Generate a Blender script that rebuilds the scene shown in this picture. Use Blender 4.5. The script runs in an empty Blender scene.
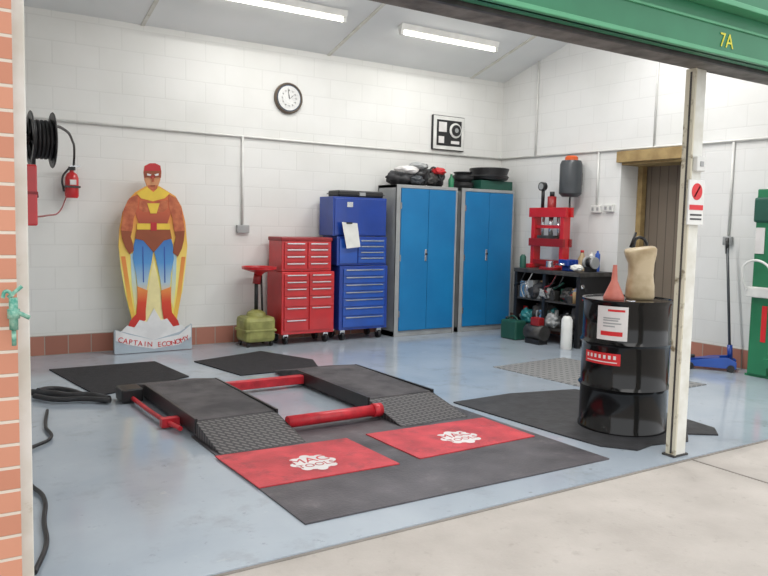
import bpy, bmesh, math, random
from mathutils import Vector, Matrix, noise
random.seed(7)
sc=bpy.context.scene
try:
    sc.view_settings.view_transform='Standard'
except Exception: pass
COL=sc.collection
# ------------------------------------------------------------ materials
def lin(c):
    return tuple(((v/255)/12.92 if v/255<=0.04045 else (((v/255)+0.055)/1.055)**2.4) for v in c)+(1,)
def mat(name,c,rough=0.5,metal=0.0,c2=None,scale=6.0,bump=0.0,bscale=40.0,emit=0,spec=None,coat=0,contrast=(0.35,0.65),detail=4):
    m=bpy.data.materials.new(name);m.use_nodes=True
    nt=m.node_tree;b=nt.nodes['Principled BSDF']
    b.inputs['Base Color'].default_value=lin(c);b.inputs['Roughness'].default_value=rough;b.inputs['Metallic'].default_value=metal
    if spec is not None:b.inputs['Specular IOR Level'].default_value=spec
    if coat:b.inputs['Coat Weight'].default_value=coat
    tc=nt.nodes.new('ShaderNodeTexCoord')
    if c2 is None: c2=tuple(v*0.93 for v in c)
    n=nt.nodes.new('ShaderNodeTexNoise');n.inputs['Scale'].default_value=scale;n.inputs['Detail'].default_value=detail
    nt.links.new(tc.outputs['Object'],n.inputs['Vector'])
    r=nt.nodes.new('ShaderNodeValToRGB')
    r.color_ramp.elements[0].position=contrast[0];r.color_ramp.elements[1].position=contrast[1]
    r.color_ramp.elements[0].color=lin(c2);r.color_ramp.elements[1].color=lin(c)
    nt.links.new(n.outputs['Fac'],r.inputs['Fac']);nt.links.new(r.outputs['Color'],b.inputs['Base Color'])
    if bump:
        n2=nt.nodes.new('ShaderNodeTexNoise');n2.inputs['Scale'].default_value=bscale
        nt.links.new(tc.outputs['Object'],n2.inputs['Vector'])
        bp=nt.nodes.new('ShaderNodeBump');bp.inputs['Strength'].default_value=bump;bp.inputs['Distance'].default_value=0.01
        nt.links.new(n2.outputs['Fac'],bp.inputs['Height']);nt.links.new(bp.outputs['Normal'],b.inputs['Normal'])
    if emit:
        b.inputs['Emission Color'].default_value=lin(c);b.inputs['Emission Strength'].default_value=emit
    return m
def addspots(m,col,scale,lo,hi,amount):
    # second noise layer (scuffs / stains) multiplied on the base colour
    nt=m.node_tree;b=nt.nodes['Principled BSDF'];src=b.inputs['Base Color'].links[0].from_socket
    tc=nt.nodes.new('ShaderNodeTexCoord');n=nt.nodes.new('ShaderNodeTexNoise');n.inputs['Scale'].default_value=scale;n.inputs['Detail'].default_value=12;n.inputs['Roughness'].default_value=0.7
    nt.links.new(tc.outputs['Object'],n.inputs['Vector'])
    r=nt.nodes.new('ShaderNodeValToRGB');r.color_ramp.elements[0].position=lo;r.color_ramp.elements[1].position=hi
    r.color_ramp.elements[0].color=(0,0,0,1);r.color_ramp.elements[1].color=(amount,amount,amount,1)
    mx=nt.nodes.new('ShaderNodeMix');mx.data_type='RGBA';mx.blend_type='MIX'
    nt.links.new(n.outputs['Fac'],r.inputs['Fac']);nt.links.new(r.outputs['Color'],mx.inputs['Factor'])
    nt.links.new(src,mx.inputs['A']);mx.inputs['B'].default_value=lin(col)
    nt.links.new(mx.outputs['Result'],b.inputs['Base Color'])
def brickmat(name,c1,c2,cm,axis,bw,bh,mortar,rough=0.7,bump=0.5,dirt=None,offs=(0,0,0)):
    m=bpy.data.materials.new(name);m.use_nodes=True
    nt=m.node_tree;b=nt.nodes['Principled BSDF'];b.inputs['Roughness'].default_value=rough
    tc=nt.nodes.new('ShaderNodeTexCoord');sx=nt.nodes.new('ShaderNodeSeparateXYZ');cx=nt.nodes.new('ShaderNodeCombineXYZ')
    nt.links.new(tc.outputs['Object'],sx.inputs[0])
    nt.links.new(sx.outputs['X' if axis=='x' else 'Y'],cx.inputs['X']);nt.links.new(sx.outputs['Z'],cx.inputs['Y'])
    t=nt.nodes.new('ShaderNodeTexBrick');nt.links.new(cx.outputs[0],t.inputs['Vector'])
    t.inputs['Scale'].default_value=1.0;t.inputs['Brick Width'].default_value=bw;t.inputs['Row Height'].default_value=bh
    t.inputs['Mortar Size'].default_value=mortar;t.inputs['Mortar Smooth'].default_value=0.3
    t.inputs['Color1'].default_value=lin(c1);t.inputs['Color2'].default_value=lin(c2);t.inputs['Mortar'].default_value=lin(cm)
    n=nt.nodes.new('ShaderNodeTexNoise');n.inputs['Scale'].default_value=1.3;n.inputs['Detail'].default_value=6
    nt.links.new(tc.outputs['Object'],n.inputs['Vector'])
    mx=nt.nodes.new('ShaderNodeMix');mx.data_type='RGBA';mx.blend_type='MULTIPLY';mx.inputs['Factor'].default_value=1
    rr=nt.nodes.new('ShaderNodeValToRGB');rr.color_ramp.elements[0].color=(0.92,0.92,0.91,1) if dirt is None else dirt;rr.color_ramp.elements[1].color=(1,1,1,1)
    rr.color_ramp.elements[0].position=0.3;rr.color_ramp.elements[1].position=0.6
    nt.links.new(n.outputs['Fac'],rr.inputs['Fac']);nt.links.new(t.outputs['Color'],mx.inputs['A']);nt.links.new(rr.outputs['Color'],mx.inputs['B'])
    nt.links.new(mx.outputs['Result'],b.inputs['Base Color'])
    bp=nt.nodes.new('ShaderNodeBump');bp.invert=True;bp.inputs['Strength'].default_value=bump;bp.inputs['Distance'].default_value=0.006
    nt.links.new(t.outputs['Fac'],bp.inputs['Height']);nt.links.new(bp.outputs['Normal'],b.inputs['Normal'])
    return m
def platemat(name,c1,c2,rough,metal,sc_=22,bump=0.6,rot=0.785):
    m=bpy.data.materials.new(name);m.use_nodes=True
    nt=m.node_tree;b=nt.nodes['Principled BSDF'];b.inputs['Roughness'].default_value=rough;b.inputs['Metallic'].default_value=metal
    tc=nt.nodes.new('ShaderNodeTexCoord');mp=nt.nodes.new('ShaderNodeMapping');mp.inputs['Rotation'].default_value=(0,0,rot)
    nt.links.new(tc.outputs['Object'],mp.inputs['Vector'])
    t=nt.nodes.new('ShaderNodeTexBrick');t.inputs['Scale'].default_value=1.0
    t.inputs['Brick Width'].default_value=1/sc_*1.0;t.inputs['Row Height'].default_value=0.5/sc_;t.inputs['Mortar Size'].default_value=0.14/sc_
    t.inputs['Color1'].default_value=lin(c1);t.inputs['Color2'].default_value=lin(c1);t.inputs['Mortar'].default_value=lin(c2)
    nt.links.new(mp.outputs[0],t.inputs['Vector']);nt.links.new(t.outputs['Color'],b.inputs['Base Color'])
    bp=nt.nodes.new('ShaderNodeBump');bp.invert=True;bp.inputs['Strength'].default_value=bump;bp.inputs['Distance'].default_value=0.003
    nt.links.new(t.outputs['Fac'],bp.inputs['Height']);nt.links.new(bp.outputs['Normal'],b.inputs['Normal'])
    return m
def gradz(name,stops,z0,z1,rough=0.45):
    m=bpy.data.materials.new(name);m.use_nodes=True
    nt=m.node_tree;b=nt.nodes['Principled BSDF'];b.inputs['Roughness'].default_value=rough
    tc=nt.nodes.new('ShaderNodeTexCoord');sx=nt.nodes.new('ShaderNodeSeparateXYZ');nt.links.new(tc.outputs['Object'],sx.inputs[0])
    mr=nt.nodes.new('ShaderNodeMapRange');mr.inputs['From Min'].default_value=z0;mr.inputs['From Max'].default_value=z1
    nt.links.new(sx.outputs['Z'],mr.inputs['Value']);r=nt.nodes.new('ShaderNodeValToRGB')
    e=r.color_ramp.elements
    e[0].position=stops[0][0];e[0].color=lin(stops[0][1]);e[1].position=stops[-1][0];e[1].color=lin(stops[-1][1])
    for p,c in stops[1:-1]:
        k=e.new(p);k.color=lin(c)
    nt.links.new(mr.outputs[0],r.inputs['Fac']);nt.links.new(r.outputs['Color'],b.inputs['Base Color'])
    return m
M={}
M['wallb']=brickmat('painted_block_back',(226,226,223),(224,224,221),(219,219,216),'x',0.45,0.225,0.007,0.6,0.22)
M['wallr']=brickmat('painted_block_side',(226,226,224),(224,224,222),(219,219,217),'y',0.45,0.225,0.007,0.6,0.22)
M['brick']=brickmat('red_brick',(206,146,120),(190,128,104),(212,200,186),'x',0.225,0.075,0.006,0.85,0.6)
M['skirtb']=brickmat('brick_skirt_x',(176,118,100),(150,96,80),(160,148,138),'x',0.225,0.2,0.006,0.6,0.5)
M['skirtr']=brickmat('brick_skirt_y',(176,118,100),(150,96,80),(160,148,138),'y',0.225,0.2,0.006,0.6,0.5)
M['ceil']=mat('ceiling_board',(234,236,236),0.7,c2=(226,229,229),scale=1.2)
M['floor']=mat('blue_grey_floor_paint',(168,177,186),0.13,c2=(152,163,174),scale=1.6,bump=0.035,bscale=18,detail=10,contrast=(0.3,0.7))
addspots(M['floor'],(132,136,138),2.2,0.54,0.72,0.6);addspots(M['floor'],(104,102,100),9,0.62,0.70,0.55);addspots(M['floor'],(196,200,200),5,0.62,0.75,0.5)
M['conc']=mat('concrete_apron',(184,177,170),0.9,c2=(168,161,154),scale=3,bump=0.3,bscale=60,detail=12,contrast=(0.3,0.7))
addspots(M['conc'],(140,132,124),14,0.58,0.75,0.5)
M['joint']=mat('joint_dark',(142,136,130),0.9)
M['white']=mat('white_paint',(222,222,216),0.45,c2=(205,203,192),scale=8)
addspots(M['white'],(150,140,110),11,0.62,0.7,0.5)
M['whitec']=mat('white_plastic',(224,224,220),0.4)
M['green']=mat('green_paint',(40,122,84),0.4,c2=(34,112,76),scale=3)
M['greenl']=mat('green_paint_light',(84,160,118),0.4)
M['steel']=mat('grey_painted_steel',(128,124,118),0.6,c2=(90,86,80),scale=9,bump=0.2)
M['dsteel']=mat('dark_steel',(70,68,66),0.5,c2=(46,44,42),scale=12)
M['rust']=mat('post_side_paint',(206,200,180),0.7,c2=(120,108,84),scale=14,contrast=(.3,.42))
M['black']=mat('black_plastic',(30,30,32),0.4)
M['rubber']=mat('black_rubber',(52,52,55),0.6,c2=(36,36,38),scale=10,bump=0.2)
M['matdark']=mat('worn_rubber_mat',(94,90,94),0.5,c2=(52,50,54),scale=3,bump=0.25,bscale=80,detail=12,contrast=(0.3,0.7))
addspots(M['matdark'],(128,122,122),6,0.58,0.75,0.5)
M['rug']=mat('black_floor_mat',(38,38,42),0.85,c2=(26,26,30),scale=20,bump=0.3,bscale=150)
M['redmat']=mat('red_mat',(208,66,74),0.5,c2=(172,48,56),scale=5,detail=10,bump=0.2,bscale=90)
addspots(M['redmat'],(110,44,50),7,0.52,0.68,0.65)
M['red']=mat('red_enamel',(200,34,40),0.3,coat=0.3)
M['redb']=mat('red_bar',(208,44,56),0.4,c2=(172,34,44),scale=12)
M['dred']=mat('dark_red',(146,28,32),0.4)
M['blue']=mat('blue_cabinet_door',(24,122,178),0.4,c2=(18,112,168),scale=2)
M['blued']=mat('blue_toolbox',(24,62,150),0.3,coat=0.3)
M['blueb']=mat('blue_toolbox_drawer',(34,84,176),0.3,coat=0.3)
M['grey']=mat('cabinet_grey',(160,162,162),0.45)
M['chrome']=mat('chrome',(210,212,215),0.2,0.9)
M['plate']=platemat('diamond_plate_dark',(104,100,100),(56,55,57),0.5,0.3,16)
M['grate']=platemat('floor_grate_plate',(160,160,158),(112,113,114),0.5,0.2,9)
M['deck']=mat('ramp_deck_grip',(88,84,86),0.7,c2=(54,52,55),scale=5,bump=0.4,bscale=220,detail=12)
M['drum']=mat('drum_black_gloss',(6,6,7),0.12,c2=(9,9,10),spec=0.45)
M['label']=mat('label_white',(225,222,220),0.5)
M['redink']=mat('red_ink',(212,36,42),0.5)
M['beige']=mat('beige_plastic',(200,182,150),0.45,c2=(160,138,102),scale=7)
M['olive']=mat('olive_tank',(158,158,92),0.45,c2=(128,128,70),scale=8)
M['wood']=mat('timber_lintel',(166,142,96),0.7,c2=(140,116,76),scale=8)
M['doorb']=brickmat('door_boards',(130,118,104),(118,106,94),(90,80,72),'y',0.12,6,0.006,0.7,0.5)
M['orange']=mat('orange_cap',(224,96,40),0.4)
M['gtap']=mat('green_tap',(60,140,122),0.5,c2=(150,190,170),scale=60)
M['yell']=mat('yellow_vinyl',(222,214,60),0.5)
M['tank']=mat('dark_grey_canister',(64,68,72),0.35)
M['bottlegreen']=mat('bottle_green',(30,84,70),0.5)
M['tube']=mat('lamp_tube',(255,252,240),0.3,emit=6)
M['clockf']=mat('clock_face',(224,224,222),0.4)
M['clockc']=mat('clock_centre',(66,78,96),0.4)
M['clockr']=mat('clock_rim',(104,92,80),0.35)
M['paper']=mat('paper',(228,228,222),0.7)
M['hose']=mat('hose_black',(26,26,28),0.5)
M['brown']=mat('brown_print',(150,76,44),0.5)
M['teal']=mat('teal_enamel',(40,120,124),0.4)
M['tan']=mat('tan_cardboard',(176,146,106),0.8)
# ------------------------------------------------------------ helpers
def grp(name,loc=(0,0,0)):
    e=bpy.data.objects.new(name,None);e.location=loc;e.empty_display_size=0.1;COL.objects.link(e);return e
def add(o,parent):
    COL.objects.link(o)
    if parent is not None:
        o.parent=parent;o.matrix_parent_inverse=Matrix.Translation(-Vector(parent.location))
    return o
def mk(name,V,Fc,m,parent=None,smooth=False,bevel=0):
    me=bpy.data.meshes.new(name);me.from_pydata([tuple(v) for v in V],[],Fc)
    bm=bmesh.new();bm.from_mesh(me);bmesh.ops.recalc_face_normals(bm,faces=bm.faces);bm.to_mesh(me);bm.free()
    me.materials.append(M[m] if isinstance(m,str) else m)
    if smooth:
        for p in me.polygons:p.use_smooth=True
    o=bpy.data.objects.new(name,me);add(o,parent)
    if bevel:
        b=o.modifiers.new('bevel','BEVEL');b.width=bevel;b.segments=2;b.limit_method='ANGLE'
    return o
BF=[(0,1,2,3),(4,5,6,7),(0,1,5,4),(1,2,6,5),(2,3,7,6),(3,0,4,7)]
def bv(x0,x1,y0,y1,z0,z1):
    return [(x0,y0,z0),(x1,y0,z0),(x1,y1,z0),(x0,y1,z0),(x0,y0,z1),(x1,y0,z1),(x1,y1,z1),(x0,y1,z1)]
def box(name,x0,x1,y0,y1,z0,z1,m,parent=None,bevel=0):
    return mk(name,bv(x0,x1,y0,y1,z0,z1),BF,m,parent,bevel=bevel)
def boxes(name,L,m,parent=None,bevel=0):
    V=[];Fc=[]
    for b in L:
        k=len(V);V+=bv(*b);Fc+=[tuple(i+k for i in f) for f in BF]
    return mk(name,V,Fc,m,parent,bevel=bevel)
def cyl(name,p0,p1,r,m,parent=None,r2=None,seg=24,bevel=0):
    p0=Vector(p0);p1=Vector(p1);d=p1-p0;q=d.to_track_quat('Z','Y')
    r2=r if r2 is None else r2
    V=[];Fc=[]
    for k,(p,rr) in enumerate(((p0,r),(p1,r2))):
        for i in range(seg):
            a=2*math.pi*i/seg;V.append(p+q@Vector((rr*math.cos(a),rr*math.sin(a),0)))
    for i in range(seg):
        j=(i+1)%seg;Fc.append((i,j,seg+j,seg+i))
    Fc.append(tuple(range(seg)));Fc.append(tuple(range(seg,2*seg)))
    o=mk(name,V,Fc,m,parent)
    for p in o.data.polygons:
        if len(p.vertices)==4:p.use_smooth=True
    return o
def lathe(name,prof,c,m,parent=None,seg=48,axis='Z'):
    V=[];Fc=[];c=Vector(c)
    Q={'Z':Matrix.Identity(3),'Y':Matrix.Rotation(math.pi/2,3,'X'),'X':Matrix.Rotation(math.pi/2,3,'Y')}[axis]
    n=len(prof)
    for r,z in prof:
        for i in range(seg):
            a=2*math.pi*i/seg;V.append(c+Q@Vector((r*math.cos(a),r*math.sin(a),z)))
    for k in range(n-1):
        for i in range(seg):
            j=(i+1)%seg;Fc.append((k*seg+i,k*seg+j,(k+1)*seg+j,(k+1)*seg+i))
    Fc.append(tuple(range(seg)));Fc.append(tuple(range((n-1)*seg,n*seg)))
    o=mk(name,V,Fc,m,parent)
    for p in o.data.polygons:
        if len(p.vertices)==4:p.use_smooth=True
    es=o.modifiers.new('es','EDGE_SPLIT');es.split_angle=math.radians(40)
    return o
def tube(name,pts,r,m,parent=None,cyclic=False,smooth=True):
    cu=bpy.data.curves.new(name,'CURVE');cu.dimensions='3D';cu.bevel_depth=r;cu.bevel_resolution=3;cu.use_fill_caps=True
    sp=cu.splines.new('BEZIER' if smooth else 'POLY')
    if smooth:
        sp.bezier_points.add(len(pts)-1)
        for b,p in zip(sp.bezier_points,pts):
            b.co=p;b.handle_left_type=b.handle_right_type='AUTO'
    else:
        sp.points.add(len(pts)-1)
        for b,p in zip(sp.points,pts):b.co=(*p,1)
    sp.use_cyclic_u=cyclic
    t=bpy.data.objects.new('t',cu);COL.objects.link(t);bpy.context.view_layer.update()
    me=bpy.data.meshes.new_from_object(t.evaluated_get(bpy.context.evaluated_depsgraph_get()))
    bpy.data.objects.remove(t);me.name=name
    me.materials.clear();me.materials.append(M[m])
    for p in me.polygons:p.use_smooth=True
    o=bpy.data.objects.new(name,me);return add(o,parent)
def prism(name,pts,vec,m,parent=None,bevel=0):
    n=len(pts);v=Vector(vec);V=[Vector(p) for p in pts]+[Vector(p)+v for p in pts]
    Fc=[tuple(range(n)),tuple(range(n,2*n))]+[(i,(i+1)%n,n+(i+1)%n,n+i) for i in range(n)]
    return mk(name,V,Fc,m,parent,bevel=bevel)
def text(name,s,size,loc,rot,m,parent=None,ext=0.001,align='CENTER',sx=1):
    cu=bpy.data.curves.new(name,'FONT');cu.body=s;cu.size=size;cu.extrude=ext;cu.align_x=align;cu.align_y='CENTER'
    t=bpy.data.objects.new('t',cu);COL.objects.link(t);bpy.context.view_layer.update()
    me=bpy.data.meshes.new_from_object(t.evaluated_get(bpy.context.evaluated_depsgraph_get()))
    bpy.data.objects.remove(t);me.name=name
    me.transform(Matrix.Translation(loc)@rot.to_4x4()@Matrix.Diagonal((sx,1,1,1)))
    me.materials.clear();me.materials.append(M[m])
    o=bpy.data.objects.new(name,me);return add(o,parent)
RX=Matrix.Rotation(math.pi/2,3,'X')          # text facing -Y
def blob(name,c,s,m,parent=None,seed=0,amp=0.25):
    bm=bmesh.new();bmesh.ops.create_icosphere(bm,subdivisions=4,radius=1)
    for v in bm.verts:
        d=noise.noise(v.co*2.2+Vector((seed*7.3,0,0)))*amp+noise.noise(v.co*5+Vector((seed*3.3,4,0)))*amp*0.4
        p=v.co*(1+d);v.co=Vector((p.x*s[0]+c[0],p.y*s[1]+c[1],max(p.z*s[2],-s[2]*0.85)+c[2]))
    me=bpy.data.meshes.new(name);bm.to_mesh(me);bm.free();me.materials.append(M[m])
    for p in me.polygons:p.use_smooth=True
    return add(bpy.data.objects.new(name,me),parent)
# ------------------------------------------------------------ camera
cam=bpy.data.cameras.new('camera');cam.sensor_width=36;cam.lens=750/768*36;cam.clip_end=200
co=bpy.data.objects.new('camera',cam);COL.objects.link(co)
f=Vector((.5441,.8348,-.0841)).normalized();u=Vector((.0276,.0824,.9963));r=f.cross(u).normalized();u=r.cross(f)
co.matrix_world=Matrix(((r.x,u.x,-f.x,0),(r.y,u.y,-f.y,0),(r.z,u.z,-f.z,1.4),(0,0,0,1)))
sc.camera=co
# ------------------------------------------------------------ room
YB=8.2;XR=7.3;XL=0.34
box('floor',XL-0.15,XR+0.9,2.77,YB+0.2,-0.12,0,'floor')
box('ground',-14,16,-14,2.77,-0.14,-0.012,'conc')
jt=grp('trim_1',(4,2,0))
box('joint_a',-14,16,2.755,2.77,-0.013,-0.006,'joint',jt)
box('joint_b',4.1,4.112,-10,2.75,-0.013,-0.009,'joint',jt)
box('joint_c',-14,16,1.55,1.562,-0.013,-0.009,'joint',jt)
SL=0.27;ZC=3.44
box('wall_back',XL-0.15,XR,YB,YB+0.2,-0.1,ZC+0.05,'wallb')
def wallprof(name,x0,x1,segs,m):
    V=[];Fc=[]
    for y0,y1,zl in segs:
        k=len(V)
        for x in (x0,x1):
            V+= [(x,y0,zl),(x,y1,zl),(x,y1,ZC+SL*(YB-y1)),(x,y0,ZC+SL*(YB-y0))]
        Fc+=[(k,k+1,k+2,k+3),(k+4,k+5,k+6,k+7),(k,k+1,k+5,k+4),(k+1,k+2,k+6,k+5),(k+2,k+3,k+7,k+6),(k+3,k,k+4,k+7)]
    return mk(name,V,Fc,m)
wallprof('wall_right',XR,XR+0.4,[(6.06,YB+0.2,-0.1),(5.2,6.06,2.25),(2.9,5.2,-0.1)],'wallr')
wallprof('wall_left',XL-0.15,XL,[(2.84,YB,-0.1)],'wallr')
mk('ceiling',[(XL-0.15,2.85,ZC+SL*(YB-2.85)),(XR+0.4,2.85,ZC+SL*(YB-2.85)),(XR+0.4,YB+0.2,ZC-SL*.2),(XL-0.15,YB+0.2,ZC-SL*.2),
 (XL-0.15,2.85,ZC+SL*(YB-2.85)+.08),(XR+0.4,2.85,ZC+SL*(YB-2.85)+.08),(XR+0.4,YB+0.2,ZC-SL*.2+.08),(XL-0.15,YB+0.2,ZC-SL*.2+.08)],BF,'ceil')
for i,x in enumerate((2.24,4.47,6.7)):
    z=lambda y:ZC+SL*(YB-y)
    prism('trim_%d'%(i+2),[(x-.02,2.9,z(2.9)),(x+.02,2.9,z(2.9)),(x+.02,2.9,z(2.9)-.012),(x-.02,2.9,z(2.9)-.012)],(0,YB-2.9,-(YB-2.9)*SL),'white')
box('wall_front',XL-0.15,XR+0.4,2.9,3.05,2.56,ZC+SL*(YB-3),'wallb')
box('baseboard_back',XL,XR,YB-0.02,YB,0,0.2,'skirtb')
boxes('baseboard_right',[(XR-0.02,XR,6.06,YB-0.02,0,0.2),(XR-0.02,XR,2.9,5.2,0,0.2)],'skirtr')
# exterior brick pier + white frame
box('wall_pier',-3.5,0.315,2.6,2.83,-0.02,5.2,'brick')
box('trim_5',0.316,0.362,2.68,2.83,-0.01,2.35,'white',None,0.004)
# doorway
box('door_1',XR+0.41,XR+0.45,5.1,6.2,0,2.35,'doorb')
box('trim_6',XR-0.05,XR-0.001,5.05,6.1,2.2,2.33,'wood',None,0.004)
box('trim_8',XR-0.0005,XR+0.4,5.2,6.055,2.17,2.249,'wood')
box('trim_7',XR+0.30,XR+0.38,5.985,6.055,0,2.17,'wood')
# conduits
cd=grp('electrical_conduit',(3,YB,2.4))
cyl('run_back',(XL+.02,YB-.018,2.37),(XR-.02,YB-.018,2.37),0.012,'whitec',cd)
cyl('run_right',(XR-.018,YB-.02,2.37),(XR-.018,3.0,2.33),0.012,'whitec',cd)
cyl('drop_1',(3.36,YB-.018,2.37),(3.36,YB-.018,1.36),0.014,'whitec',cd)
box('socket_1',3.29,3.44,YB-.045,YB,1.27,1.36,'grey',cd,.005)
cyl('drop_2',(XR-.018,7.5,2.36),(XR-.018,7.5,3.62),0.012,'whitec',cd)
cyl('drop_3',(XR-.018,6.4,2.35),(XR-.018,6.4,1.7),0.012,'whitec',cd)
cyl('drop_4',(XR-.018,5.6,2.35),(XR-.018,5.6,3.9),0.012,'whitec',cd)
cyl('drop_5',(XR-.018,4.62,2.33),(XR-.018,4.62,1.36),0.012,'whitec',cd)
def wsock(n,y,z,m='whitec',w=.15):
    g=grp(n,(XR,y,z));box('plate',XR-.04,XR,y-w/2,y+w/2,z-.045,z+.045,m,g,.006)
    for s in(-1,1):box('switch_%d'%(s+2),XR-.046,XR-.04,y+s*w*.25-.015,y+s*w*.25+.015,z-.02,z+.02,'grey',g)
wsock('wall_socket',6.4,1.65);wsock('wall_socket',6.2,1.66);wsock('wall_socket',4.62,1.31,'grey',.1)
# ------------------------------------------------------------ steel beam, fascia and column
bm_=grp('steel_beam',(3,2.8,2.4))
box('bottom_flange',0.2,7.7,2.68,2.86,2.37,2.395,'steel',bm_)
box('web',0.2,7.7,2.76,2.78,2.395,2.56,'steel',bm_)
box('top_flange',0.2,7.7,2.68,2.86,2.56,2.585,'steel',bm_)
boxes('lower_lip',[(0.2,7.7,2.655,2.68,2.36,2.41)],'dsteel',bm_)
fa=grp('green_shutter_fascia',(3,2.6,2.6))
box('panel',-0.2,8,2.57,2.64,2.375,2.62,'green',fa,.004)
box('lower_bead',-0.2,8,2.55,2.595,2.375,2.40,'greenl',fa,.004)
box('mid_bead',-0.2,8,2.56,2.595,2.535,2.55,'greenl',fa,.003)
box('ledge',-0.2,8,2.48,2.6,2.62,2.65,'greenl',fa,.004)
box('hood',-0.2,8,2.54,2.599,2.65,3.1,'green',fa,.01)
text('unit_number','7A',0.11,(3.92,2.567,2.46),RX,'yell',fa)
cl=grp('roller_shutter_post',(4.07,2.85,0))
box('post',4.028,4.125,2.82,2.885,0,2.37,'white',cl,.004)
box('channel_side',4.015,4.028,2.815,2.885,0,2.37,'rust',cl,.002)
box('channel_slot',4.012,4.016,2.84,2.852,0.02,2.35,'dsteel',cl)
box('base_plate',4.0,4.14,2.81,2.90,0,0.012,'dsteel',cl)
box('switch_box',4.035,4.12,2.785,2.82,1.76,1.85,'whitec',cl,.008)
box('switch_dot',4.06,4.09,2.78,2.785,1.79,1.82,'grey',cl)
sg=grp('safety_sign',(4.07,2.80,1.58))
box('board',3.99,4.14,2.80,2.811,1.44,1.71,'whitec',sg,.002)
lathe('ring',[(.035,0),(.05,0),(.05,.003),(.035,.003)],(4.065,2.80,1.64),'redink',sg,axis='Y')
prism('slash',[(4.035,2.797,1.61),(4.043,2.797,1.602),(4.095,2.797,1.67),(4.087,2.797,1.678)],(0,.002,0),'redink',sg)
box('strip_text',4.0,4.13,2.797,2.80,1.53,1.56,'redink',sg)
box('strip_text_2',4.01,4.12,2.797,2.80,1.47,1.48,'black',sg)
box('strip_text_3',4.01,4.12,2.797,2.80,1.495,1.505,'black',sg)
# ------------------------------------------------------------ ceiling lights
def striplight(x0,x1,y,e):
    zc=ZC+SL*(YB-y);g=grp('fluorescent_light',((x0+x1)/2,y,zc))
    prism('housing',[(x0,y-.05,zc+SL*.05-.002),(x0,y+.05,zc-SL*.05-.002),(x0,y+.035,zc-.065),(x0,y-.035,zc-.065+.01)],(x1-x0,0,0),'whitec',g)
    cyl('tube',(x0+.04,y,zc-.085),(x1-.04,y,zc-.085),.019,'tube',g)
    for i,x in enumerate((x0+.02,x1-.02)):box('holder_%d'%i,x-.02,x+.02,y-.022,y+.022,zc-.11,zc-.055,'whitec',g)
    l=bpy.data.lights.new('tube_light','AREA');l.shape='RECTANGLE';l.size=x1-x0-.1;l.size_y=.05;l.energy=e;l.color=(1,.99,.97)
    o=bpy.data.objects.new('tube_light',l);o.location=(( x0+x1)/2,y,zc-.112);add(o,g)
for a in [(2.60,4.17,7.28,16),(4.90,6.36,7.30,16),(2.66,4.28,4.9,68),(5.05,6.6,4.9,68)]:striplight(*a)  # last two: unseen fixtures nearer the door, added to light the room evenly
# ------------------------------------------------------------ lift
def flat(name,pts,h,m,z=0.0,parent=None):
    return prism(name,[(x,y,z) for x,y in pts],(0,0,h),m,parent)
flat('rubber_floor_mat',[(1.56,3.02),(2.6,3.005),(3.62,2.99),(3.61,3.8),(3.6,4.7),(1.57,4.66)],.008,'matdark')
lf=grp('low_rise_car_lift',(2.5,5.2,0))
def wedge(n,x0,x1,pr,m):return prism(n,[(x0,y,z) for y,z in pr],(x1-x0,0,0),m,lf,bevel=.004)
for k,(x0,x1) in enumerate(((1.59,2.16),(2.90,3.49))):
    wedge('ramp_plate_%d'%k,x0,x1,[(4.18,.010),(4.64,.108),(4.64,.010)],'plate')
    wedge('ramp_deck_%d'%k,x0+.01,x1-.01,[(4.64,.010),(4.64,.112),(5.80,.125),(6.30,.03),(6.30,.010)],'deck')
    box('deck_edge_l_%d'%k,x0-.008,x0+.01,4.62,5.80,.03,.127,'black',lf,.003)
    box('deck_edge_r_%d'%k,x1-.01,x1+.008,4.62,5.80,.03,.127,'black',lf,.003)
cyl('cross_bar_near',(2.16,4.46,.072),(2.9,4.46,.072),.040,'redb',lf)
cyl('bar_collar_near',(2.83,4.46,.072),(2.9,4.46,.072),.048,'redb',lf)
box('cross_bar_far',2.15,2.92,5.66,5.73,.03,.10,'redb',lf,.005)
tube('rail_left',[(1.48,5.85,.04),(1.50,5.0,.04),(1.53,4.75,.04)],.016,'redb',lf)
box('rail_bracket',1.46,1.58,4.92,4.98,.01,.07,'redb',lf)
box('motor',1.40,1.56,5.74,5.94,.01,.11,'black',lf,.01)
# red mats with emblem
def redmat(pts,c):
    g=grp('red_advertising_mat',(c[0],c[1],0))
    flat('sheet',pts,.006,'redmat',.0085,g)
    z=.0148
    lathe('emblem_disc',[(.12,0),(.12,.001)],(c[0],c[1],z),'label',g)
    for i in range(8):
        a=i*math.pi/4;cyl('emblem_scallop_%d'%i,(c[0]+.11*math.cos(a),c[1]+.11*math.sin(a),z),(c[0]+.11*math.cos(a),c[1]+.11*math.sin(a),z+.0009),.035,'label',g,seg=16)
    R0=Matrix.Rotation(0,3,'Z')
    text('emblem_text','MAC',0.115,(c[0],c[1]+.045,z+.0015),R0,'redmat',g,.0004)
    text('emblem_text_2','TOOLS',0.075,(c[0],c[1]-.045,z+.0015),R0,'redmat',g,.0004)
redmat([(1.56,3.55),(2.43,3.52),(2.42,4.12),(1.55,4.17)],(2.0,3.78))
redmat([(2.59,3.54),(3.55,3.56),(3.56,4.10),(2.58,4.14)],(3.08,3.78))
flat('black_floor_mat',[(1.15,7.37),(2.11,7.35),(2.17,6.5),(1.30,6.09)],.01,'rug')
flat('black_floor_mat',[(2.45,7.18),(3.28,7.45),(3.55,6.75),(3.4,6.34),(2.60,6.34)],.01,'rug')
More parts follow.
